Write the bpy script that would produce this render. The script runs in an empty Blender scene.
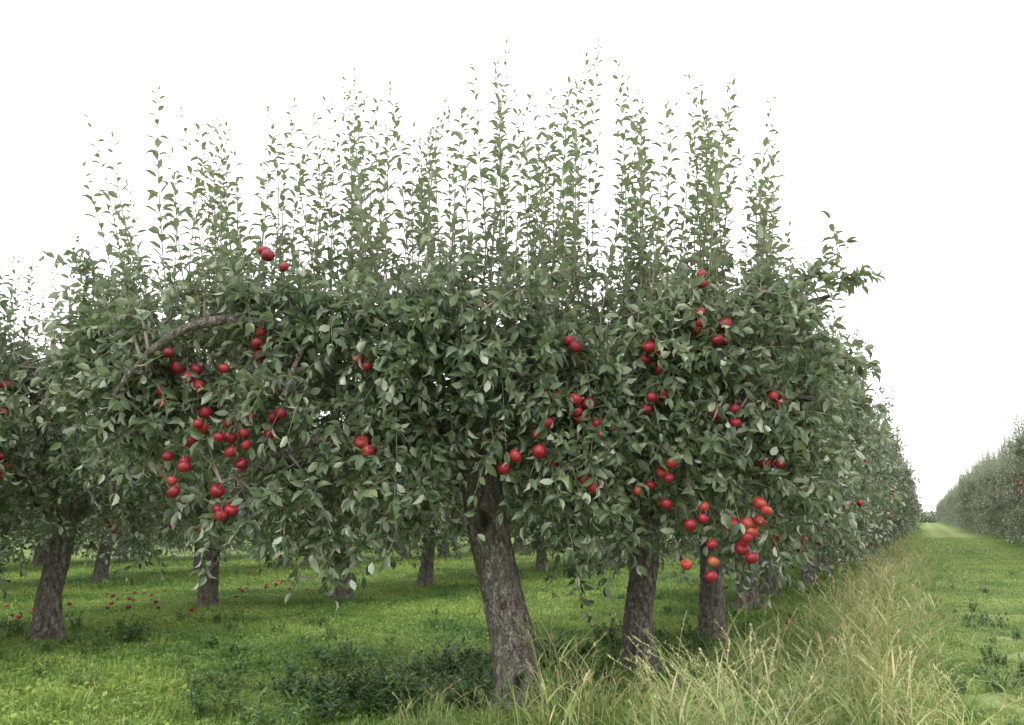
import bpy, math, numpy as np
from mathutils import Vector, noise
R = np.random.default_rng(23)
scene = bpy.context.scene
SN, CS = 0.4115, 0.9114
def row(L, A):            # row frame (lateral right, along) -> world xy
    return (L*CS + A*SN, -L*SN + A*CS)

def nrm(v):
    return v/np.maximum(np.linalg.norm(v, axis=-1, keepdims=True), 1e-9)

# ------------------------------------------------------------------ materials
def newmat(name):
    m = bpy.data.materials.new(name); m.use_nodes = True
    nt = m.node_tree; nt.nodes.clear()
    return m, nt, nt.nodes, nt.links
def ramp(N, stops):
    r = N.new('ShaderNodeValToRGB'); cr = r.color_ramp
    while len(cr.elements) < len(stops): cr.elements.new(0.5)
    for e, (p, c) in zip(cr.elements, stops):
        e.position = p; e.color = (*c, 1)
    return r
def mixc(N, L, fac, a, b, mode='MIX'):
    m = N.new('ShaderNodeMix'); m.data_type = 'RGBA'; m.blend_type = mode
    if isinstance(fac, (int, float)): m.inputs[0].default_value = fac
    else: L.new(fac, m.inputs[0])
    for s, v in ((m.inputs[6], a), (m.inputs[7], b)):
        if isinstance(v, tuple): s.default_value = (*v, 1)
        else: L.new(v, s)
    return m.outputs[2]

def leaf_material(name='apple_leaf', g=1.0, grey=0.0):
    m, nt, N, L = newmat(name)
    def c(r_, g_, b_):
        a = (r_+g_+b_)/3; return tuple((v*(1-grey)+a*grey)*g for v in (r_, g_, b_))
    at = N.new('ShaderNodeAttribute'); at.attribute_name = 'lv'
    top = ramp(N, [(0, c(.038, .068, .031)), (.4, c(.083, .130, .060)), (.8, c(.175, .225, .118)), (.96, c(.23, .28, .145)), (1, c(.42, .34, .10))])
    und = ramp(N, [(0, c(.31, .345, .25)), (.6, c(.44, .48, .37)), (.97, c(.51, .54, .44)), (1, c(.50, .46, .24))])
    L.new(at.outputs['Fac'], top.inputs[0]); L.new(at.outputs['Fac'], und.inputs[0])
    geo = N.new('ShaderNodeNewGeometry')
    col = mixc(N, L, geo.outputs['Backfacing'], top.outputs[0], und.outputs[0])
    p = N.new('ShaderNodeBsdfPrincipled'); p.inputs['Roughness'].default_value = .4
    p.inputs['Specular IOR Level'].default_value = .65
    L.new(col, p.inputs['Base Color'])
    t = N.new('ShaderNodeBsdfTranslucent')
    tc = mixc(N, L, .6, top.outputs[0], c(.26, .33, .14)); L.new(tc, t.inputs[0])
    ms = N.new('ShaderNodeMixShader'); ms.inputs[0].default_value = .27
    o = N.new('ShaderNodeOutputMaterial')
    L.new(p.outputs[0], ms.inputs[1]); L.new(t.outputs[0], ms.inputs[2]); L.new(ms.outputs[0], o.inputs[0])
    return m

def twig_material():
    m, nt, N, L = newmat('apple_twig')
    tc = N.new('ShaderNodeTexCoord'); n = N.new('ShaderNodeTexNoise'); n.inputs['Scale'].default_value = 6
    L.new(tc.outputs['Object'], n.inputs[0])
    c = ramp(N, [(.35, (.13, .10, .075)), (.6, (.26, .235, .18))]); L.new(n.outputs[0], c.inputs[0])
    p = N.new('ShaderNodeBsdfPrincipled'); p.inputs['Roughness'].default_value = .7
    L.new(c.outputs[0], p.inputs['Base Color'])
    o = N.new('ShaderNodeOutputMaterial'); L.new(p.outputs[0], o.inputs[0])
    return m

def bark_material():
    m, nt, N, L = newmat('apple_bark')
    tc = N.new('ShaderNodeTexCoord')
    mp = N.new('ShaderNodeMapping'); mp.inputs['Scale'].default_value = (1, 1, .24)
    L.new(tc.outputs['Object'], mp.inputs[0])
    mp2 = N.new('ShaderNodeMapping'); mp2.inputs['Scale'].default_value = (1, 1, .5)
    L.new(tc.outputs['Object'], mp2.inputs[0])
    v = N.new('ShaderNodeTexVoronoi'); v.feature = 'DISTANCE_TO_EDGE'; v.inputs['Scale'].default_value = 27
    n1 = N.new('ShaderNodeTexNoise'); n1.inputs['Scale'].default_value = 17; n1.inputs['Detail'].default_value = 7; n1.inputs['Roughness'].default_value = .72
    n2 = N.new('ShaderNodeTexNoise'); n2.inputs['Scale'].default_value = 45; n2.inputs['Detail'].default_value = 5
    n3 = N.new('ShaderNodeTexNoise'); n3.inputs['Scale'].default_value = 3.6; n3.inputs['Detail'].default_value = 3
    L.new(mp2.outputs[0], n1.inputs[0]); L.new(mp2.outputs[0], n2.inputs[0]); L.new(tc.outputs['Object'], n3.inputs[0])
    wm = mixc(N, L, .22, mp.outputs[0], n1.outputs['Color'], 'ADD'); L.new(wm, v.inputs['Vector'])
    c1 = ramp(N, [(.30, (.12, .098, .08)), (.44, (.24, .205, .175)), (.56, (.40, .365, .325)), (.70, (.58, .55, .50))])
    L.new(n1.outputs[0], c1.inputs[0])
    cr = ramp(N, [(0, (.30, .27, .24)), (.10, (.85, .85, .85)), (.25, (1, 1, 1))]); L.new(v.outputs[0], cr.inputs[0])
    c2 = mixc(N, L, .85, c1.outputs[0], cr.outputs[0], 'MULTIPLY')
    lr = ramp(N, [(.52, (0, 0, 0)), (.7, (.4, .4, .4))]); L.new(n3.outputs[0], lr.inputs[0])
    c3 = mixc(N, L, lr.outputs[0], c2, (.31, .32, .25))
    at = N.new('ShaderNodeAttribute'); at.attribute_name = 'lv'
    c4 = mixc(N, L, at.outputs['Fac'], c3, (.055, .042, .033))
    p = N.new('ShaderNodeBsdfPrincipled'); p.inputs['Roughness'].default_value = .9
    p.inputs['Specular IOR Level'].default_value = .2
    L.new(c4, p.inputs['Base Color'])
    md = N.new('ShaderNodeMath'); md.operation = 'MINIMUM'; md.inputs[1].default_value = .14; L.new(v.outputs[0], md.inputs[0])
    m1 = N.new('ShaderNodeMath'); m1.operation = 'MULTIPLY_ADD'; m1.inputs[1].default_value = 2.0
    L.new(md.outputs[0], m1.inputs[0]); L.new(n1.outputs[0], m1.inputs[2])
    ma = N.new('ShaderNodeMath'); ma.operation = 'MULTIPLY_ADD'; ma.inputs[1].default_value = .5
    L.new(n2.outputs[0], ma.inputs[0]); L.new(m1.outputs[0], ma.inputs[2])
    b = N.new('ShaderNodeBump'); b.inputs['Strength'].default_value = 1; b.inputs['Distance'].default_value = .04
    L.new(ma.outputs[0], b.inputs['Height']); L.new(b.outputs[0], p.inputs['Normal'])
    o = N.new('ShaderNodeOutputMaterial'); L.new(p.outputs[0], o.inputs[0])
    return m

def apple_material():
    m, nt, N, L = newmat('apple_skin')
    at = N.new('ShaderNodeAttribute'); at.attribute_name = 'lv'
    c = ramp(N, [(0, (.13, .005, .014)), (.5, (.27, .011, .025)), (.8, (.36, .035, .034)), (1, (.40, .14, .055))])
    tc = N.new('ShaderNodeTexCoord')
    n = N.new('ShaderNodeTexNoise'); n.inputs['Scale'].default_value = 18; n.inputs['Detail'].default_value = 4
    L.new(tc.outputs['Object'], n.inputs[0])
    a = N.new('ShaderNodeMath'); a.operation = 'MULTIPLY_ADD'; a.inputs[1].default_value = .9; a.inputs[2].default_value = -.45
    L.new(n.outputs[0], a.inputs[0])
    s = N.new('ShaderNodeMath'); s.operation = 'ADD'; L.new(a.outputs[0], s.inputs[0]); L.new(at.outputs['Fac'], s.inputs[1])
    L.new(s.outputs[0], c.inputs[0])
    p = N.new('ShaderNodeBsdfPrincipled'); p.inputs['Roughness'].default_value = .42
    L.new(c.outputs[0], p.inputs['Base Color'])
    o = N.new('ShaderNodeOutputMaterial'); L.new(p.outputs[0], o.inputs[0])
    return m

def alley_tint(N, L, pos, col, amt):
    # mown alley (lateral 0..4.6 m): drier, paler turf with worn wheel tracks
    d = N.new('ShaderNodeVectorMath'); d.operation = 'DOT_PRODUCT'; d.inputs[1].default_value = (CS, -SN, 0); L.new(pos, d.inputs[0])
    nz = N.new('ShaderNodeTexNoise'); nz.inputs['Scale'].default_value = .9; nz.inputs['Detail'].default_value = 6; L.new(pos, nz.inputs[0])
    a = N.new('ShaderNodeMath'); a.operation = 'MULTIPLY_ADD'; a.inputs[1].default_value = 2.4; L.new(nz.outputs[0], a.inputs[0]); L.new(d.outputs['Value'], a.inputs[2])
    mr = N.new('ShaderNodeMapRange'); mr.inputs[1].default_value = -2; mr.inputs[2].default_value = 8; L.new(a.outputs[0], mr.inputs[0])
    r = ramp(N, [(0, (.0, .0, .0)), (.27, (.05, .05, .05)), (.40, (.8, .8, .8)), (.50, (.35, .35, .35)), (.60, (.9, .9, .9)), (.74, (.3, .3, .3)), (1, (0, 0, 0))])
    L.new(mr.outputs[0], r.inputs[0])
    f = N.new('ShaderNodeMath'); f.operation = 'MULTIPLY'; f.inputs[1].default_value = amt; L.new(r.outputs[0], f.inputs[0])
    return mixc(N, L, f.outputs[0], col, (.33, .37, .17))

def grass_material(name, stops, a=(.55, .68, .55), b=(1.4, 1.26, 1.1), transl=.35, sc=.42, alley=0):
    m, nt, N, L = newmat(name)
    at = N.new('ShaderNodeAttribute'); at.attribute_name = 'lv'
    c = ramp(N, stops); L.new(at.outputs['Fac'], c.inputs[0])
    geo = N.new('ShaderNodeNewGeometry')
    n = N.new('ShaderNodeTexNoise'); n.inputs['Scale'].default_value = sc; n.inputs['Detail'].default_value = 6; n.inputs['Roughness'].default_value = .6
    L.new(geo.outputs['Position'], n.inputs[0])
    tr = ramp(N, [(.38, a), (.60, b)]); L.new(n.outputs[0], tr.inputs[0])
    col = mixc(N, L, 1.0, c.outputs[0], tr.outputs[0], 'MULTIPLY')
    if alley: col = alley_tint(N, L, geo.outputs['Position'], col, alley)
    p = N.new('ShaderNodeBsdfPrincipled'); p.inputs['Roughness'].default_value = .5
    p.inputs['Specular IOR Level'].default_value = .4
    L.new(col, p.inputs['Base Color'])
    t = N.new('ShaderNodeBsdfTranslucent'); L.new(col, t.inputs[0])
    ms = N.new('ShaderNodeMixShader'); ms.inputs[0].default_value = transl
    o = N.new('ShaderNodeOutputMaterial')
    L.new(p.outputs[0], ms.inputs[1]); L.new(t.outputs[0], ms.inputs[2]); L.new(ms.outputs[0], o.inputs[0])
    return m

M_LEAF, M_BARK, M_APPLE, M_TWIG = leaf_material(), bark_material(), apple_material(), twig_material()
M_LEAF2 = leaf_material('apple_leaf_silvery_haze', 1.25, .25)  # lighter, greyer leaf copy for far trees; distance haze put into its colour
TREE_MATS = [M_BARK, M_LEAF, M_APPLE, M_TWIG]
M_SHORT = grass_material('short_grass_blade', [(0, (.14, .25, .055)), (.5, (.24, .37, .095)), (.85, (.34, .44, .15)), (1, (.50, .45, .28))], alley=.5)
M_TALL = grass_material('tall_grass_blade', [(0, (.11, .21, .055)), (.45, (.22, .33, .095)), (.68, (.37, .43, .18)), (.85, (.54, .50, .28)), (1, (.70, .62, .42))], (.8, .88, .8), (1.12, 1.1, 1))
M_WEED = grass_material('weed_leaf', [(0, (.055, .12, .045)), (.6, (.11, .20, .07)), (1, (.20, .31, .10))])

# ------------------------------------------------------------------ mesh builder
class Builder:
    def __init__(s):
        s.v = []; s.q = []; s.t = []; s.qm = []; s.tm = []; s.lv = []; s.n = 0
    def add(s, v, q=None, t=None, mat=0, lv=0.0):
        v = np.asarray(v, float).reshape(-1, 3)
        if q is not None and len(q):
            q = np.asarray(q).reshape(-1, 4); s.q.append(q+s.n); s.qm.append(np.full(len(q), mat))
        if t is not None and len(t):
            t = np.asarray(t).reshape(-1, 3); s.t.append(t+s.n); s.tm.append(np.full(len(t), mat))
        s.v.append(v); s.lv.append(np.broadcast_to(np.asarray(lv, float), (len(v),)) if np.ndim(lv) == 0 else np.asarray(lv, float))
        s.n += len(v)
    def mesh(s, name, mats):
        me = bpy.data.meshes.new(name)
        v = np.concatenate(s.v); lv = np.concatenate(s.lv)
        q = np.concatenate(s.q) if s.q else np.zeros((0, 4), int)
        t = np.concatenate(s.t) if s.t else np.zeros((0, 3), int)
        mi = np.concatenate(s.qm+s.tm)
        me.vertices.add(len(v)); me.vertices.foreach_set('co', v.astype(np.float32).ravel())
        nl = q.size+t.size
        me.loops.add(nl); me.loops.foreach_set('vertex_index', np.concatenate([q.ravel(), t.ravel()]).astype(np.int32))
        me.polygons.add(len(q)+len(t))
        st = np.concatenate([np.arange(len(q))*4, len(q)*4+np.arange(len(t))*3])
        me.polygons.foreach_set('loop_start', st.astype(np.int32))
        me.polygons.foreach_set('material_index', mi.astype(np.int32))
        for m in mats: me.materials.append(m)
        me.update(calc_edges=True)
        me.polygons.foreach_set('use_smooth', np.ones(len(q)+len(t), bool))
        a = me.attributes.new('lv', 'FLOAT', 'POINT'); a.data.foreach_set('value', lv.astype(np.float32))
        me.update()
        return me

LEAF_T = np.array([(0, 0, 0), (-.20, .30, .07), (0, .32, 0), (.20, .30, .07), (-.185, .66, .04), (0, .66, -.05), (.185, .66, .04), (0, 1.0, -.2)])
LQ = np.array([(2, 3, 6, 5), (1, 2, 5, 4)]); LT = np.array([(0, 3, 2), (0, 2, 1), (5, 6, 7), (4, 5, 7)])
def add_leaves(B, P, D, Nn, S, lv, mat):
    n = len(P)
    y = nrm(D); z = nrm(Nn-(Nn*y).sum(1, keepdims=True)*y); x = np.cross(y, z)
    curl = R.uniform(.2, 2.4, n)[:, None]; wid = R.uniform(.85, 1.25, n)[:, None]
    T = LEAF_T[None]
    V = (P[:, None] + S[:, None, None]*(T[..., 0:1]*wid[:, None]*x[:, None] + T[..., 1:2]*y[:, None] + T[..., 2:3]*curl[:, None]*z[:, None]))
    off = (np.arange(n)*8)[:, None, None]
    B.add(V.reshape(-1, 3), (LQ[None]+off).reshape(-1, 4), (LT[None]+off).reshape(-1, 3), mat, np.repeat(lv, 8))

def tube(B, pts, rad, sides=5, mat=0, disp=None, lvf=None):
    pts = np.asarray(pts, float); k = len(pts); rad = np.asarray(rad, float)
    tan = nrm(np.gradient(pts, axis=0))
    ref = np.array([1., 0, 0]) if abs(tan[0][0]) < .8 else np.array([0, 1., 0])
    a = nrm(np.cross(tan, ref)); b = np.cross(tan, a)
    th = np.linspace(0, 2*np.pi, sides, endpoint=False)
    dirs = np.cos(th)[None, :, None]*a[:, None]+np.sin(th)[None, :, None]*b[:, None]
    V = pts[:, None]+rad[:, None, None]*dirs
    lv = 0.0
    if disp is not None:
        V, lv = disp(V, dirs)
    i = np.arange(k-1)[:, None]*sides; j = np.arange(sides)[None]; j2 = (j+1) % sides
    q = np.stack([i+j, i+j2, i+sides+j2, i+sides+j], -1).reshape(-1, 4)
    B.add(V.reshape(-1, 3), q, None, mat, lv)

def bez(p0, p1, p2, n):
    t = np.linspace(0, 1, n)[:, None]
    return (1-t)**2*p0+2*t*(1-t)*p1+t*t*p2
def smooth_path(pts, n):
    pts = np.asarray(pts, float); k = len(pts)
    out = []
    P = np.vstack([2*pts[0]-pts[1], pts, 2*pts[-1]-pts[-2]])
    for u in np.linspace(0, k-1-1e-6, n):
        i = int(u); t = u-i; a, b, c, d = P[i:i+4]
        out.append(.5*((2*b)+(-a+c)*t+(2*a-5*b+4*c-d)*t*t+(-a+3*b-3*c+d)*t**3))
    return np.array(out)

def apple(B, c, r, lv, mat):
    nr, ns = 9, 12
    ph = np.linspace(.0, np.pi, nr); th = np.linspace(0, 2*np.pi, ns, endpoint=False)
    rr = r*np.sin(ph)**.85*(1+.06*np.cos(ph))
    zz = r*.9*np.cos(ph) - r*.28*np.exp(-(ph/.42)**2) + r*.16*np.exp(-((np.pi-ph)/.4)**2)
    V = np.stack([rr[:, None]*np.cos(th), rr[:, None]*np.sin(th), np.repeat(zz[:, None], ns, 1)], -1).reshape(-1, 3)
    ax = nrm(np.array([R.normal(0, .45), R.normal(0, .45), 1.])); x = nrm(np.cross(ax, [0, 1., .1])); y = np.cross(ax, x)
    V = V[:, 0:1]*x+V[:, 1:2]*y+V[:, 2:3]*ax+c
    i = np.arange(nr-1)[:, None]*ns; j = np.arange(ns)[None]; j2 = (j+1) % ns
    q = np.stack([i+ns+j, i+ns+j2, i+j2, i+j], -1).reshape(-1, 4)
    B.add(V, q, None, mat, lv)
    top = c+ax*r*.55
    tube(B, [top, top+ax*r*.5, top+ax*r*.9+np.array([R.normal(0, .01), 0, .01])], [.003, .0025, .003], 3, 3)

class Leaves:
    def __init__(s): s.P = []; s.D = []; s.N = []; s.S = []; s.lv = []
    def put(s, P, D, N, S, lv): s.P.append(P); s.D.append(D); s.N.append(N); s.S.append(S); s.lv.append(lv)
    def flush(s, B, mat): add_leaves(B, np.concatenate(s.P), np.concatenate(s.D), np.concatenate(s.N), np.concatenate(s.S), np.concatenate(s.lv), mat)

def shoot(B, LV, p, d, l, k, droop, size, base=.44):
    t = np.linspace(0, 1, 4)[:, None]
    pts = p+d*l*t+np.array([0, 0, -1.])*droop*l*t*t
    tube(B, pts, [.0055, .0045, .0035, .002], 3, 3, None)
    u = np.sort(R.uniform(.08, 1.02, k)); u[-2:] = 1.0
    P = np.stack([np.interp(u, t[:, 0], pts[:, i]) for i in range(3)], -1)
    ax = nrm(d+np.array([0, 0, -1.])*droop*2*u[:, None])
    ph = np.arange(k)*2.4+R.uniform(0, 6)
    r1 = nrm(np.cross(ax, R.normal(size=3))); r2 = np.cross(ax, r1)
    rad = np.cos(ph)[:, None]*r1+np.sin(ph)[:, None]*r2
    w = np.where(u > .95, .2, 1.0)[:, None]
    D = nrm(ax*.6+rad*w+np.array([0, 0, -.15])+R.normal(0, .2, (k, 3)))
    Nn = nrm(np.array([0, 0, 1.])*.7+ax*.4-rad*.4+R.normal(0, .6, (k, 3)))
    tone = R.normal(base-.4, .15)
    LV.put(P+D*.012, D, Nn, R.uniform(.6, 1.1, k)*size, np.clip(R.beta(2, 2.6, k)*.8+tone, 0, .96)+(R.random(k) < .004)*.04)

def sprout(B, LV, base, top, start, size, thick=.0075):
    L = np.linalg.norm(top-base)
    side = np.array([R.normal(0, .06), R.normal(0, .06), 0])*L
    up = bez(base, (base+top)/2+side, top, 9)
    if start is not None:
        pre = bez(start, np.array([base[0], base[1], start[2]*.6+base[2]*.4]), base, 4)[:-1]
        path = np.vstack([pre, up]); rr = np.concatenate([[thick*1.4, thick*1.3, thick*1.15], np.linspace(thick, .002, 9)])
    else:
        path = up; rr = np.linspace(thick, .002, 9)
    tube(B, path, rr, 4, 3)
    k = int(L/R.uniform(.036, .052))
    u = np.linspace(.04, 1, k)+R.normal(0, .006, k); u = np.clip(u, 0, 1)
    tt = np.linspace(0, 1, 9)
    P = np.stack([np.interp(u, tt, up[:, i]) for i in range(3)], -1)
    ax = nrm(top-base)
    ph = np.arange(k)*2.4+R.uniform(0, 6)+R.normal(0, .3, k)
    r1 = nrm(np.cross(ax, [1., .2, 0])); r2 = np.cross(ax, r1)
    rad = np.cos(ph)[:, None]*r1+np.sin(ph)[:, None]*r2
    e = np.radians(R.normal(33, 15, k))+np.clip(u-.92, 0, 1)*5
    D = nrm(rad*np.cos(e)[:, None]+ax*np.sin(e)[:, None]+R.normal(0, .1, (k, 3)))
    Nn = nrm(-rad*np.sin(e)[:, None]+ax*np.cos(e)[:, None]+R.normal(0, .3, (k, 3)))
    S = size*R.uniform(.75, 1.2, k)*np.interp(u, [0, .2, .75, 1], [.85, 1.05, .95, .5])
    keep = R.random(k) > .07
    LV.put((P+D*.014)[keep], D[keep], Nn[keep], S[keep], np.clip(R.beta(2, 2, k)*.55+.4, 0, .95)[keep])

def fbm(v, s, o=3):
    return noise.fractal(Vector(v)*s, 1.0, 2.0, o)

def trunk(B, pts, r, sides, rings, knots=(), seed=0):
    path = smooth_path(pts, rings); rad = np.interp(np.linspace(0, 1, rings), np.linspace(0, 1, len(r)), r)
    def disp(V, dirs):
        lv = np.zeros(V.shape[:2])
        for i in range(V.shape[0]):
            for j in range(V.shape[1]):
                p = V[i, j]
                q = (p[0]*3+seed, p[1]*3, p[2]*.9)
                a = noise.noise(Vector(q))*.034*(rad[i]/.2)
                b = fbm((p[0]*1.0+seed, p[1]*1.0, p[2]*.35), 20, 4)*.010
                flare = 0
                h = p[2]
                if h < .35: flare = (1-h/.35)**2*.05*(1+.8*math.sin(4*math.atan2(dirs[i, j][1], dirs[i, j][0])+1))
                k = 0
                for (kc, kr, depth) in knots:
                    if dirs[i, j][1] > .2: continue
                    w = noise.noise(Vector((p[0]*14, 3, p[2]*14)))*.018
                    dx = p[0]-kc[0]+w; dz = (p[2]-kc[2])*.6+w; d = math.sqrt(dx*dx+dz*dz)
                    if d < kr*2.4:
                        k += .042*math.exp(-((d-kr)/(kr*.32))**2)-depth*math.exp(-(d/(kr*.6))**4)
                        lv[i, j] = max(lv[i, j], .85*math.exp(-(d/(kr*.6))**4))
                V[i, j] = p+dirs[i, j]*(a+b+flare+k)
        return V, lv.ravel()
    tube(B, path, rad, sides, 0, disp)

def crown(B, LV, limbs, q_pts, center, nsh, kl, size):
    samples = np.concatenate(limbs)
    for q in q_pts:
        d = np.linalg.norm(samples-q, axis=1)+np.maximum(samples[:, 2]-q[2]-.3, 0)*.3
        s = samples[np.argmin(d+R.uniform(0, .25, len(d)))]
        L = np.linalg.norm(q-s)
        mid = (s+q)/2+np.array([R.normal(0, .08), R.normal(0, .08), .22*L])
        path = bez(s, mid, q, 7)
        tube(B, path, np.linspace(.010+.008*L, .005, 7), 4, 3)
        out = nrm(q-center)
        for _ in range(nsh):
            t = R.uniform(.3, 1.0) if _ > 1 else 1.0
            i = t*6; a = int(min(i, 5)); p = path[a]+(path[a+1]-path[a])*(i-a)
            dd = nrm(out*R.uniform(.1, 1.0)+R.normal(0, .6, 3)+np.array([0, 0, -.05]))
            shoot(B, LV, p, dd, R.uniform(.22, .5), int(R.integers(kl-3, kl+4)), R.uniform(.0, .55), size)

def cluster(B, c, n, rad, r, orange=0.0):
    pts = []
    for _ in range(n*12):
        if len(pts) >= n: break
        p = np.array(c)+R.normal(0, 1, 3)*np.array([rad, rad*.8, rad*1.1])
        if all(np.linalg.norm(p-o) > r*1.85 for o in pts): pts.append(p)
    for p in pts:
        apple(B, p, r*R.uniform(.78, 1.15), float(np.clip(R.uniform(.05, .7)+orange, 0, .95)), 2)

# ------------------------------------------------------------------ main apple tree
def main_tree():
    B = Builder(); LV = Leaves()
    T = np.array([-.28, 7.9, 2.05])
    trunk(B, [(.10, 7.9, -.15), (.03, 7.9, .4), (-.09, 7.88, 1.0), (-.22, 7.88, 1.6), (-.30, 7.9, 2.15), (-.34, 7.92, 2.6)],
          [.235, .20, .178, .172, .185, .16], 80, 230,
          knots=[((-.25, 7.71, 1.57), .085, .085), ((.06, 7.70, .26), .06, .05)], seed=3)
    L = []
    def limb(pts, r0, r1, n=26):
        p = smooth_path(pts, n); p = p+np.cumsum(R.normal(0, .009, p.shape), 0)*np.linspace(0, 1, n)[:, None]
        tube(B, p, np.interp(np.linspace(0, 1, n), [0, .3, 1], [r0, r0*.55, r1])*(1+.08*np.sin(np.arange(n)*1.7)), 10, 0); L.append(p[5:])
    limb([T, (-.8, 7.5, 2.55), (-1.35, 7.15, 2.95), (-1.95, 6.85, 3.1), (-2.4, 6.7, 3.06), (-2.7, 6.65, 2.85), (-2.95, 6.65, 2.55)], .11, .016)
    limb([T, (-1.2, 8.3, 2.85), (-2.4, 8.5, 3.15), (-3.7, 8.3, 3.4)], .11, .02)
    limb([T, (-.35, 7.9, 2.6), (-.42, 7.8, 3.0), (-.5, 7.8, 3.3)], .12, .03)
    limb([T, (.4, 7.75, 2.65), (1.4, 7.6, 3.0), (2.1, 7.5, 3.25), (2.65, 7.4, 3.45)], .12, .018)
    limb([T, (.5, 8.4, 2.75), (1.6, 9.0, 3.1), (2.6, 9.2, 3.3)], .10, .02)
    limb([T, (-.4, 7.3, 2.6), (-.6, 6.85, 2.9)], .08, .02)
    limb([T, (-.9, 7.3, 2.35), (-1.6, 7.0, 2.25), (-2.3, 6.9, 2.0)], .08, .018)
    limb([T, (-.2, 8.7, 2.75), (-.3, 9.5, 3.0)], .10, .02)
    limb([T, (.25, 7.35, 2.55), (.9, 7.05, 2.75), (1.7, 6.95, 2.7), (2.3, 6.9, 2.5)], .10, .018)
    limb([T, (-1.0, 7.9, 2.7), (-2.0, 7.8, 2.7), (-3.0, 7.6, 2.55)], .09, .018)
    limb([(-1.6, 6.95, 3.04), (-1.66, 6.8, 2.8), (-1.74, 6.7, 2.55)], .035, .022, 8)
    bx = [-3.9, -3.4, -2.8, -2.4, -2.0, -1.65, -1.25, -.7, -.5, -.25, .15, .35, .7, 1.9, 2.4, 3.1]
    bz = [2.9, 2.35, 1.95, 1.65, 1.4, 1.22, 1.12, 1.15, 1.45, 2.05, 1.85, 1.5, 1.32, 1.3, 1.6, 2.8]
    tz = [(-3.9, 3.3), (-3.2, 3.4), (-2.5, 3.55), (-1, 3.55), (2, 3.6), (3.1, 3.55)]
    Q = []
    while len(Q) < 340:
        x = R.uniform(-3.6, 2.5)
        zb = np.interp(x, bx, bz)+.18; zt = np.interp(x, [a for a, _ in tz], [b for _, b in tz])-.1
        hw = np.interp(x, [-3.9, -2.5, 0, 2, 3.1], [.45, 1.0, 1.05, 1.0, .4])
        s = R.random()
        if s < .5: y = 7.9-hw*R.uniform(.7, 1.05)
        else: y = 7.9+hw*R.uniform(-.75, 1.5)
        if y > 7.6: zb = max(zb, 1.4)
        z = zb+(zt-zb)*R.random()**.95
        if y < 7.2 and -2.9 < x < -1.5 and 2.75 < z < 3.3 and R.random() < .65: continue
        if y < 7.85 and abs(x+.2) < .34 and z < 2.25: continue
        if noise.noise(Vector((x*1.6, y*1.2, z*1.8+4))) < -.22: continue
        Q.append((x, y, z))
    crown(B, LV, L, np.array(Q), np.array([-.4, 8.1, 2.6]), 8, 13, .12)
    for (a, b) in [((2.3, 7.5, 3.3), (2.85, 7.2, 3.6)), ((2.2, 7.4, 3.3), (2.75, 7.3, 3.8)), ((-3.4, 8.2, 3.3), (-4.1, 8, 3.9)),
                   ((2.2, 7.2, 3.0), (2.65, 7.0, 2.85)), ((-3.0, 7.5, 3.0), (-3.6, 7.4, 3.7)), ((-2.8, 7.2, 2.7), (-3.3, 7.0, 3.3)), ((-3.2, 7.9, 3.1), (-3.95, 7.8, 3.4))]:
        a = np.array(a); b = np.array(b)
        tube(B, bez(a, (a+b)/2+np.array([0, 0, .1]), b, 6), np.linspace(.014, .005, 6), 4, 3)
        for _ in range(7):
            p = a+(b-a)*R.uniform(.3, 1); shoot(B, LV, p, nrm((b-a)+R.normal(0, .35, 3)), R.uniform(.2, .42), 11, .15, .112)
    px = [-4.2, -3.8, -3.4, -3.0, -2.6, -2.2, -1.7, -1.05, -.7, -.3, .1, .45, .73, 1.2, 1.77, 2.25, 2.6, 2.9]
    pz = [4.1, 4.5, 5.25, 5.6, 5.25, 5.45, 5.7, 5.6, 5.45, 6.05, 5.8, 5.6, 6.05, 5.9, 5.85, 5.4, 5.25, 4.1]
    S = np.concatenate(L)
    tops = [-3.4, -3.05, -2.75, -2.4, -2.05, -1.7, -1.38, -1.05, -.7, -.33, .1, .42, .75, 1.2, 1.5, 1.78, 2.05, 2.3, 2.62, -3.85]
    NS = 150
    for i in range(NS):
        if i < len(tops): x = tops[i]+R.normal(0, .05); f = R.uniform(.96, 1.01)
        else:
            x = -3.75+6.4*((i*.618034) % 1)+R.normal(0, .06)      # evenly spread along the crown
            f = R.choice([R.uniform(.86, .97), R.uniform(.65, .88), R.uniform(.3, .68)], p=[.26, .42, .32])
        y = 7.9+R.uniform(-.7, 1.0)
        zt = np.interp(x, px, pz); zb = R.uniform(2.95, 3.35); z = zb+(zt-zb)*f
        z = 1.6+(z-1.6)*(y/7.9)
        base = np.array([x*.93+R.normal(0, .09), y, zb]); top = np.array([x*1.0+R.normal(0, .12), y+R.normal(0, .15), z])
        d = np.linalg.norm(S-base, axis=1); st = S[np.argmin(d)]
        sprout(B, LV, base, top, st, R.uniform(.10, .13))
        for _ in range(R.integers(2, 5)):
            p = base+(top-base)*R.uniform(.0, .32); shoot(B, LV, p, nrm(R.normal(0, .6, 3)+np.array([0, 0, .7])), R.uniform(.2, .42), 9, .0, .11, .6)
    LV.flush(B, 1)
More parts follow.
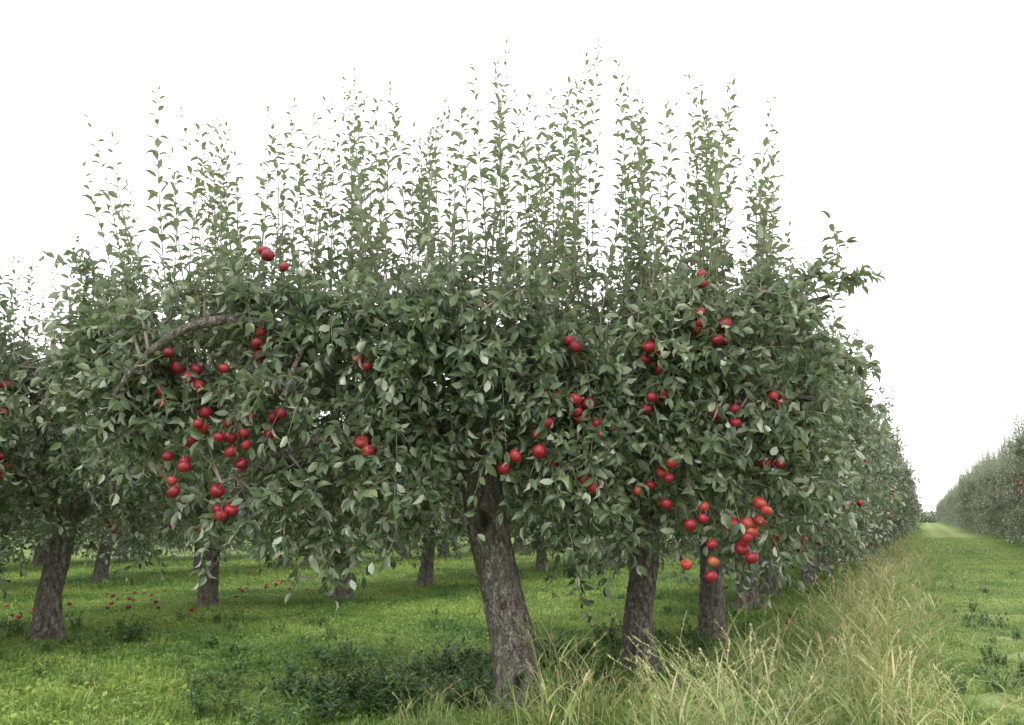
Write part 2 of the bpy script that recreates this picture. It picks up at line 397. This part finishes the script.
    C = [(-2.40, 2.68, 7, 0), (-2.2, 2.28, 6, .1), (-2.05, 2.15, 5, .1), (-2.48, 2.0, 6, .1), (-2.2, 1.75, 4, 0), (-1.94, 2.92, 3, 0), (-1.89, 3.6, 3, 0), (-1.75, 2.31, 3, .2),
         (-1.09, 2.15, 3, .15), (-1.11, 2.72, 2, .1), (.25, 2.09, 4, 0), (.45, 2.88, 2, 0), (.46, 2.50, 4, 0), (.57, 2.25, 3, 0), (.77, 2.25, 1, 0),
         (1.12, 2.80, 6, 0), (1.08, 2.48, 5, 0), (1.44, 3.15, 4, 0), (1.60, 3.02, 4, 0), (1.50, 3.4, 2, 0), (1.62, 2.38, 3, .1), (2.07, 2.48, 2, .2),
         (1.82, 1.58, 5, .2), (1.76, 1.40, 4, .25), (1.45, 1.33, 5, .3), (1.0, 1.78, 4, .15), (1.16, 1.96, 2, .15), (1.93, 1.98, 2, .1), (-.03, 2.06, 3, .2),
         (.6, 1.88, 2, .3), (-2.6, 2.5, 2, 0), (1.4, 1.65, 2, .25)]
    for (x, z, n, o) in C:
        cluster(B, (x*1.0, 6.80, z), n, .028+.010*n, .050, o)
    me = B.mesh('apple_tree', TREE_MATS)
    ob = bpy.data.objects.new('apple_tree', me); scene.collection.objects.link(ob)
    return B.n

def row_tree_mesh(seed, lean, nq, sp, zlow=1.25, nap=8, mats=TREE_MATS):
    B = Builder(); LV = Leaves()
    h = R.uniform(1.35, 1.7)
    T = np.array([lean[0]*h, lean[1]*h, h])
    trunk(B, [(0, 0, -.15), T*.35+np.array([R.normal(0, .04), 0, 0]), T*.7, T, T+np.array([0, 0, .35])], [.2, .165, .15, .165, .13], 24, 60, seed=seed*7.3)
    L = []
    n = 7; a0 = R.uniform(0, 6)
    for i in range(n):
        a = a0+i*2*np.pi/n+R.normal(0, .2); r = R.uniform(1.4, 1.9); zt = R.uniform(2.7, 3.3)
        d = np.array([math.cos(a), math.sin(a), 0])
        p = smooth_path([T, T+d*r*.35+np.array([0, 0, .55]), d*r*.75+np.array([0, 0, zt-.25]), d*r*1.1+np.array([0, 0, zt])], 18)
        p = p+np.cumsum(R.normal(0, .008, p.shape), 0)*np.linspace(0, 1, 18)[:, None]
        tube(B, p, np.linspace(.085, .018, 18), 7, 0); L.append(p[4:])
    p = smooth_path([T, T+np.array([0, 0, .8]), np.array([0, 0, 3.3])], 12); tube(B, p, np.linspace(.09, .03, 12), 7, 0); L.append(p[3:])
    Q = []
    ph = R.uniform(0, 6, 3)
    while len(Q) < nq:
        a = R.uniform(0, 2*np.pi); rr = math.sqrt(R.uniform(.12, 1.0))
        rm = 2.05*(1+.12*math.sin(2*a+ph[0])+.08*math.sin(5*a+ph[1]))
        zb = zlow+.25*math.sin(3*a+ph[2])*(zlow > 1)+(.5 if rr < .5 else 0)
        z = R.uniform(zb, 3.5)
        r = rr*rm*(1-.25*abs((z-2.3)/1.3)**2 if z > 2.3 or zlow > 1 else 1)
        Q.append((r*math.cos(a), r*math.sin(a), z))
    crown(B, LV, L, np.array(Q), np.array([0, 0, 2.4]), 7, 12, .118)
    S = np.concatenate(L)
    for i in range(sp):
        a = R.uniform(0, 2*np.pi); r = 1.95*math.sqrt(R.random())
        x, y = r*math.cos(a), r*math.sin(a)
        zb = R.uniform(2.8, 3.3); z = zb+R.uniform(.6, 2.1)*(1-.25*(r/1.9)**2)
        base = np.array([x, y, zb]); top = np.array([x*1.08+R.normal(0, .1), y*1.08+R.normal(0, .1), z])
        st = S[np.argmin(np.linalg.norm(S-base, axis=1))]
        sprout(B, LV, base, top, st, R.uniform(.1, .125))
        for _ in range(2):
            p = base+(top-base)*R.uniform(.0, .5); shoot(B, LV, p, nrm(R.normal(0, .6, 3)+np.array([0, 0, .7])), R.uniform(.2, .4), 9, .0, .11, .58)
    LV.flush(B, 1)
    for i in range(nap):
        a = R.uniform(0, 2*np.pi); z = R.uniform(1.3, 2.6); r = 1.95*(1-.25*abs((z-2.3)/1.3)**2)
        cluster(B, (r*math.cos(a), r*math.sin(a), z), int(R.integers(1, 5)), .09, .045, R.choice([0, .2, .35]))
    return B.mesh('row_apple_tree_%d' % seed, mats)

nmain = main_tree()
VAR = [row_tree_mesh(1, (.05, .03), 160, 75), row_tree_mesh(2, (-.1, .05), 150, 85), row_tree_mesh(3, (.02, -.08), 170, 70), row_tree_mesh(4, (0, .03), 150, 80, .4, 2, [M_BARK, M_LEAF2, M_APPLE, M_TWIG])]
cnt = 0
def put_tree(x, y, rot, s, var, sz=None):
    global cnt
    ob = bpy.data.objects.new('apple_tree.%03d' % (cnt+1), VAR[var]); cnt += 1
    ob.location = (x, y, 0); ob.rotation_euler = (0, 0, rot); ob.scale = (s, s, sz or s)
    scene.collection.objects.link(ob)
put_tree(1.35, 9.7, .4, 1.0, 0, 1.0); put_tree(2.65, 12.3, 2.0, 1.02, 1, 1.06); put_tree(4.1, 16.1, 4.0, 1.05, 2, 1.1)
A = 19.6; i = 0
while A < 150:
    x, y = row(-2.8+R.normal(0, .12), A); put_tree(x, y, R.uniform(0, 6.28), R.uniform(.95, 1.12), [3, 0, 3, 1, 2][i % 5], R.uniform(1.02, 1.28)); A += 3.3 if A < 60 else 4; i += 1
put_tree(-6.1, 12.3, 1.0, 1.05, 0); put_tree(-5.45, 16.6, 2.6, 1.0, 1); put_tree(-3.25, 18.0, 5.0, .95, 2); put_tree(-8.0, 9.6, 3.3, 1.15, 2, 1.28)
A = 18.6; i = 0
while A < 70:
    x, y = row(-10.6+R.normal(0, .15), A); put_tree(x, y, R.uniform(0, 6.28), R.uniform(.95, 1.08), (i+1) % 3); A += 3.5; i += 1
A = 2
while A < 62:
    x, y = row(-18.4+R.normal(0, .2), A); put_tree(x, y, R.uniform(0, 6.28), R.uniform(.98, 1.12), i % 3); A += 3.6; i += 1
A = 10
while A < 50:
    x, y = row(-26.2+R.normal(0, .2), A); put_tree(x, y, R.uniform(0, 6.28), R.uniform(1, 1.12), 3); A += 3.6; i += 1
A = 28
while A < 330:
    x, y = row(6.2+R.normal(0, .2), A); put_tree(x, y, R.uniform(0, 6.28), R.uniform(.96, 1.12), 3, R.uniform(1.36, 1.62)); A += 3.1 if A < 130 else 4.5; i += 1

# ------------------------------------------------------------------ ground
def hgt(x, y):
    return .03*noise.noise(Vector((x*.35, y*.35, 0)))+.012*noise.noise(Vector((x*1.7, y*1.7, 3)))
def ground():
    def axis(a, b, fine0, fine1, st, big):
        return np.unique(np.concatenate([np.arange(fine0, fine1, st), np.linspace(a, fine0, big), np.linspace(fine1, b, big)]))
    xs = axis(-900, 900, -24, 24, .4, 12); ys = axis(-300, 1800, 0, 44, .4, 12)
    X, Y = np.meshgrid(xs, ys)
    Z = np.array([[hgt(x, y) if abs(x) < 24 and 0 < y < 44 else 0 for x in xs] for y in ys])
    V = np.stack([X, Y, Z], -1).reshape(-1, 3); nx = len(xs)
    i = np.arange(len(ys)-1)[:, None]*nx; j = np.arange(nx-1)[None]
    q = np.stack([i+j, i+j+1, i+nx+j+1, i+nx+j], -1).reshape(-1, 4)
    B = Builder(); B.add(V, q, None, 0, 0)
    m, nt, N, L = newmat('ground_soil_grass')
    g = N.new('ShaderNodeNewGeometry')
    n1 = N.new('ShaderNodeTexNoise'); n1.inputs['Scale'].default_value = .6; n1.inputs['Detail'].default_value = 8; n1.inputs['Roughness'].default_value = .65
    n2 = N.new('ShaderNodeTexNoise'); n2.inputs['Scale'].default_value = 22; n2.inputs['Detail'].default_value = 6
    L.new(g.outputs['Position'], n1.inputs[0]); L.new(g.outputs['Position'], n2.inputs[0])
    c1 = ramp(N, [(.3, (.10, .16, .045)), (.5, (.15, .23, .065)), (.68, (.24, .29, .11))]); L.new(n1.outputs[0], c1.inputs[0])
    c2 = ramp(N, [(.35, (.5, .5, .45)), (.65, (1.25, 1.2, 1.1))]); L.new(n2.outputs[0], c2.inputs[0])
    c = mixc(N, L, 1.0, c1.outputs[0], c2.outputs[0], 'MULTIPLY')
    c = alley_tint(N, L, g.outputs['Position'], c, .7)
    p = N.new('ShaderNodeBsdfPrincipled'); p.inputs['Roughness'].default_value = .95; p.inputs['Specular IOR Level'].default_value = .1
    L.new(c, p.inputs['Base Color'])
    b = N.new('ShaderNodeBump'); b.inputs['Strength'].default_value = .6; b.inputs['Distance'].default_value = .04
    L.new(n2.outputs[0], b.inputs['Height']); L.new(b.outputs[0], p.inputs['Normal'])
    o = N.new('ShaderNodeOutputMaterial'); L.new(p.outputs[0], o.inputs[0])
    ob = bpy.data.objects.new('ground', B.mesh('ground', [m])); scene.collection.objects.link(ob)
ground()

# ------------------------------------------------------------------ grasses
def ribbons(B, P, az, lean, ln, w, bend, lv, mat=0, broad=False):
    n = len(P); u = np.array([0, .3, .62, .85, 1.0])
    prof = np.array([.5, 1, .8, .45, 0]) if not broad else np.array([.12, .8, 1.0, .6, 0])
    d = np.stack([np.cos(az), np.sin(az), np.zeros(n)], -1); s = np.stack([-np.sin(az), np.cos(az), np.zeros(n)], -1)
    U = u[None]
    ang = lean[:, None]+bend[:, None]*U
    seg = np.diff(np.concatenate([np.zeros((n, 1)), np.repeat(U, n, 0)], 1), axis=1)
    hx = np.cumsum(np.sin(ang)*seg, 1)*ln[:, None]; hz = np.cumsum(np.cos(ang)*seg, 1)*ln[:, None]
    C = P[:, None]+hx[..., None]*d[:, None]+np.stack([0*hz, 0*hz, hz], -1)
    W = (w[:, None]*prof[None]*.5)[..., None]*s[:, None]
    V = np.concatenate([C[:, :4]-W[:, :4], C[:, :4]+W[:, :4], C[:, 4:]], 1)
    off = (np.arange(n)*9)[:, None, None]
    q = np.array([(0, 4, 5, 1), (1, 5, 6, 2), (2, 6, 7, 3)]); t = np.array([(3, 7, 8)])
    B.add(V.reshape(-1, 3), (q[None]+off).reshape(-1, 4), (t[None]+off).reshape(-1, 3), mat, np.repeat(lv, 9))

def short_patch(seed, n=2300, nb=420, hh=1.0):
    B = Builder(); h = .62
    P = np.stack([R.uniform(-h, h, n), R.uniform(-h, h, n), np.full(n, -.01)], -1)
    cl = np.array([.5+.5*noise.noise(Vector((p[0]*3+seed*9, p[1]*3, 0))) for p in P])
    ribbons(B, P, R.uniform(0, 6.28, n), R.uniform(.05, .6, n), R.uniform(.05, .15, n)*(.3+1.5*cl**1.5)*hh, R.uniform(.004, .009, n), R.uniform(.2, 1.4, n), np.clip(R.beta(2, 3, n)+(R.random(n) < .06)*.5, 0, 1))
    P = np.stack([R.uniform(-h, h, nb), R.uniform(-h, h, nb), R.uniform(.01, .06, nb)], -1)
    ribbons(B, P, R.uniform(0, 6.28, nb), R.uniform(.7, 1.4, nb), R.uniform(.02, .06, nb), R.uniform(.015, .04, nb), R.uniform(0, .5, nb), R.uniform(.1, .75, nb), broad=True)
    return B.mesh('short_grass_patch_%d' % seed, [M_SHORT])
def tall_patch(seed, n=95, ns=4, dry=.0):
    B = Builder()
    P = np.stack([R.normal(0, .2, n), R.normal(0, .2, n), np.full(n, -.02)], -1)
    az = np.arctan2(P[:, 1], P[:, 0])+R.normal(0, .9, n)
    ribbons(B, P, az, R.uniform(.0, .5, n), R.uniform(.2, .8, n), R.uniform(.006, .017, n), R.uniform(.4, 2.3, n), np.clip(R.beta(1.8, 2.9, n)+dry+(R.random(n) < .14)*.5, 0, 1))
    P = np.stack([R.normal(0, .15, ns), R.normal(0, .15, ns), np.full(ns, -.02)], -1)
    for p in P:
        az = R.uniform(0, 6.28); H = R.uniform(.6, 1.15); d = np.array([math.cos(az), math.sin(az), 0])
        path = bez(p, p+np.array([0, 0, H*.7]), p+d*H*R.uniform(.2, .6)+np.array([0, 0, H*R.uniform(.75, 1)]), 8)
        tone = R.uniform(.65, 1)
        tube(B, path, np.linspace(.0036, .0022, 8), 3, 0, None, None)
        B.lv[-1] = np.full(len(B.lv[-1]), tone)
        k = 38; t = R.uniform(.74, 1, k)
        Pk = np.stack([np.interp(t, np.linspace(0, 1, 8), path[:, i]) for i in range(3)], -1)
        ribbons(B, Pk, az+R.normal(0, .9, k), R.uniform(.4, 1.3, k), R.uniform(.018, .048, k), R.uniform(.004, .009, k), R.uniform(0, .8, k), np.clip(tone+R.normal(0, .1, k), 0, 1))
        k = 5; t = R.uniform(.15, .65, k)
        Pk = np.stack([np.interp(t, np.linspace(0, 1, 8), path[:, i]) for i in range(3)], -1)
        ribbons(B, Pk, R.uniform(0, 6.28, k), R.uniform(.3, .7, k), R.uniform(.2, .42, k), R.uniform(.008, .016, k), R.uniform(.6, 1.6, k), R.uniform(.35, .95, k))
    return B.mesh('tall_grass_patch_%d' % seed, [M_TALL])
def weed_patch(seed):
    B = Builder()
    for _ in range(9):
        p = np.array([R.normal(0, .14), R.normal(0, .14), 0]); az = R.uniform(0, 6.28); H = R.uniform(.14, .42)
        top = p+np.array([math.cos(az)*H*.4, math.sin(az)*H*.4, H]); path = bez(p, p+np.array([0, 0, H*.5]), top, 5)
        tube(B, path, np.linspace(.004, .002, 5), 3, 0)
        k = 22; t = np.linspace(.1, 1, k)
        Pk = np.stack([np.interp(t, np.linspace(0, 1, 5), path[:, i]) for i in range(3)], -1)
        ribbons(B, Pk, np.arange(k)*2.4, R.uniform(.5, 1.2, k), R.uniform(.05, .12, k), R.uniform(.018, .045, k), R.uniform(.2, .9, k), R.uniform(0, 1, k), broad=True)
    return B.mesh('weed_patch_%d' % seed, [M_WEED])

def scatter(name, meshes, pts, rot, scl):
    col = bpy.data.collections.new(name+'_sources')
    for i, me in enumerate(meshes):
        col.objects.link(bpy.data.objects.new('%s_source_%d' % (name, i), me))
    n = len(pts); me = bpy.data.meshes.new(name); me.vertices.add(n)
    me.vertices.foreach_set('co', np.asarray(pts, np.float32).ravel())
    for nm, ty, arr, key in (('rz', 'FLOAT', rot, 'value'), ('sc', 'FLOAT', scl, 'value'), ('id0', 'INT', R.integers(0, len(meshes), n), 'value')):
        a = me.attributes.new(nm, ty, 'POINT'); a.data.foreach_set(key, np.asarray(arr, np.int32 if ty == 'INT' else np.float32))
    ob = bpy.data.objects.new(name, me); scene.collection.objects.link(ob)
    ng = bpy.data.node_groups.new(name, 'GeometryNodeTree')
    ng.interface.new_socket('Geometry', in_out='INPUT', socket_type='NodeSocketGeometry')
    ng.interface.new_socket('Geometry', in_out='OUTPUT', socket_type='NodeSocketGeometry')
    N, L = ng.nodes, ng.links
    gi = N.new('NodeGroupInput'); go = N.new('NodeGroupOutput')
    ci = N.new('GeometryNodeCollectionInfo'); ci.inputs['Collection'].default_value = col
    ci.inputs['Separate Children'].default_value = True; ci.inputs['Reset Children'].default_value = True
    ip = N.new('GeometryNodeInstanceOnPoints'); ip.inputs['Pick Instance'].default_value = True
    def na(nm, ty):
        a = N.new('GeometryNodeInputNamedAttribute'); a.data_type = ty; a.inputs['Name'].default_value = nm; return a.outputs['Attribute']
    cx = N.new('ShaderNodeCombineXYZ'); L.new(na('rz', 'FLOAT'), cx.inputs[2])
    er = N.new('FunctionNodeEulerToRotation'); L.new(cx.outputs[0], er.inputs[0])
    L.new(gi.outputs[0], ip.inputs['Points']); L.new(ci.outputs[0], ip.inputs['Instance'])
    L.new(na('id0', 'INT'), ip.inputs['Instance Index']); L.new(er.outputs[0], ip.inputs['Rotation'])
    L.new(na('sc', 'FLOAT'), ip.inputs['Scale']); L.new(ip.outputs[0], go.inputs[0])
    md = ob.modifiers.new('scatter', 'NODES'); md.node_group = ng
    return ob

def LA(x, y): return x*CS-y*SN, x*SN+y*CS
pts = []; sc = []
y = 5.5
while y < 70:
    st = .95 if y < 22 else (1.3 if y < 40 else 2.2)
    x = -.66*y-2
    while x < .66*y+2:
        px_, py_ = x+R.normal(0, .12), y+R.normal(0, .12); l, a = LA(px_, py_)
        if not (y > 36 and l < -13):
            pts.append((px_, py_, hgt(px_, py_) if y < 44 and abs(px_) < 24 else 0))
            s = 1.0*(st/.95)**.8
            if -.2 < l < 4.8: s *= .78
            sc.append(s*R.uniform(.8, 1.25))
        x += st
    y += st
scatter('meadow_grass', [short_patch(k) for k in range(5)], pts, R.uniform(0, 6.28, len(pts)), sc)
pts = []; sc = []
for _ in range(950):
    a = 4.8+52*R.random()**1.6; l = -.95+R.normal(0, .62)+.35*noise.noise(Vector((a*.4, 0, 5)))
    if l > .15 or l < -2.3: continue
    if noise.noise(Vector((l*1.3, a*.6, 9))) < -.14: continue
    if a < 9.5 and l < -1.9: continue
    x, y = row(l, a)
    pts.append((x, y, 0)); sc.append(R.uniform(.35, 1.0)*(1 if l > -1.5 else .5))
for _ in range(60):
    x, y = R.uniform(.25, 2.9), R.uniform(6.3, 7.9); pts.append((x, y, 0)); sc.append(R.uniform(.3, .95))
for _ in range(18):
    x, y = R.uniform(-.9, .3), R.uniform(6.6, 7.3); pts.append((x, y, 0)); sc.append(R.uniform(.2, .45))
scatter('tall_grass', [tall_patch(k, dry=[0, .05, .1, 0, .18, .02, .25, .0][k], ns=[3, 6, 4, 2, 6, 3, 5, 4][k]) for k in range(8)], pts, R.uniform(0, 6.28, len(pts)), sc)
pts = []; sc = []
def wd(cx, cy, rx, ry, n, s0, s1):
    for _ in range(n):
        x, y = R.normal(cx, rx), R.normal(cy, ry)
        pts.append((x, y, 0)); sc.append(R.uniform(s0, s1))
wd(-1.4, 7.8, .5, .6, 24, .4, .9); wd(-.2, 9.0, .8, .8, 22, .4, .9); wd(5.3, 9.6, .35, .6, 16, .3, .6); wd(6.2, 14, .6, 1.2, 12, .3, .6)
wd(5.6, 8.0, .4, .4, 8, .3, .5); wd(1.6, 11, .8, 1.5, 26, .4, .8); wd(-6, 13, 1.5, 1, 22, .4, .8); wd(-4.5, 9.5, 1.5, .8, 18, .3, .6)
for _ in range(420):
    x, y = row(R.uniform(-10, 5), R.uniform(6, 32)); pts.append((x, y, 0)); sc.append(R.uniform(.15, .5))
scatter('broadleaf_weeds', [weed_patch(k) for k in range(3)], pts, R.uniform(0, 6.28, len(pts)), sc)
def one_apple(lv):
    B = Builder(); apple(B, np.array([0, 0, .04]), .042, lv, 2); return B.mesh('windfall_apple_mesh', TREE_MATS)
pts = []
for _ in range(130):
    l = R.normal(-14.2, 1.3); a = R.uniform(4, 20); x, y = row(l, a); pts.append((x, y, .035))
for _ in range(20):
    x, y = row(R.normal(-3.2, 1.0), R.uniform(7, 25)); pts.append((x, y, .02))
scatter('windfall_apples', [one_apple(.0), one_apple(.3), one_apple(.85)], pts, R.uniform(0, 6.28, len(pts)), R.uniform(.8, 1.1, len(pts)))

B = Builder(); LV = Leaves()
n = 9000
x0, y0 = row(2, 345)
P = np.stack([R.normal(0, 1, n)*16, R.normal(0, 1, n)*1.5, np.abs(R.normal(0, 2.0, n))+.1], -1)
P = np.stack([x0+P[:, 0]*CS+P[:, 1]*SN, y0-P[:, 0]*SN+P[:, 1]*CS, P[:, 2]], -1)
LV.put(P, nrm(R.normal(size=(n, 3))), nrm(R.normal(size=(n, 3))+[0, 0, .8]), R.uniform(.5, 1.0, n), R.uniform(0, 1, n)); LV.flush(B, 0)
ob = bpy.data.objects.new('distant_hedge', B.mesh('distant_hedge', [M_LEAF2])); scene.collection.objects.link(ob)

# ------------------------------------------------------------------ light
w = bpy.data.worlds.new('World'); scene.world = w; w.use_nodes = True
N, L = w.node_tree.nodes, w.node_tree.links; N.clear()
sky = N.new('ShaderNodeTexSky'); sky.sky_type = 'NISHITA'; sky.sun_disc = False
sky.sun_elevation = math.radians(48); sky.sun_rotation = math.radians(200)
hs = N.new('ShaderNodeHueSaturation'); hs.inputs['Saturation'].default_value = .12; hs.inputs['Value'].default_value = 1; L.new(sky.outputs[0], hs.inputs['Color'])
tc = N.new('ShaderNodeTexCoord'); nz = N.new('ShaderNodeTexNoise'); nz.inputs['Scale'].default_value = 1.3; nz.inputs['Detail'].default_value = 3
L.new(tc.outputs['Generated'], nz.inputs[0])
cl = ramp(N, [(.3, (16.6, 16.8, 17.0)), (.6, (18.8, 18.7, 18.5))]); L.new(nz.outputs[0], cl.inputs[0])
mx = mixc(N, L, .88, hs.outputs[0], cl.outputs[0])
bg = N.new('ShaderNodeBackground'); bg.inputs[1].default_value = .12; L.new(mx, bg.inputs[0])
o = N.new('ShaderNodeOutputWorld'); L.new(bg.outputs[0], o.inputs[0])
sd = bpy.data.lights.new('sun', 'SUN'); sd.energy = 1.5; sd.angle = math.radians(25); sd.color = (1, .97, .93)
so = bpy.data.objects.new('sun', sd); scene.collection.objects.link(so)
az = math.radians(200); el = math.radians(48)
dv = Vector((math.sin(az)*math.cos(el), math.cos(az)*math.cos(el), math.sin(el)))
so.rotation_euler = dv.to_track_quat('Z', 'Y').to_euler(); so.location = (0, -5, 12)

# ------------------------------------------------------------------ camera
cd = bpy.data.cameras.new('camera'); cam = bpy.data.objects.new('camera', cd); scene.collection.objects.link(cam)
cd.sensor_width = 36; cd.lens = 900/1024*36; cd.clip_end = 4000; cd.clip_start = .05
cam.location = (0, 0, 1.6); cam.rotation_euler = (math.radians(90+9.8), 0, 0)
scene.camera = cam
scene.view_settings.view_transform = 'Standard'; scene.view_settings.look = 'None'; scene.view_settings.exposure = 0
print('main verts', nmain, 'trees', cnt)
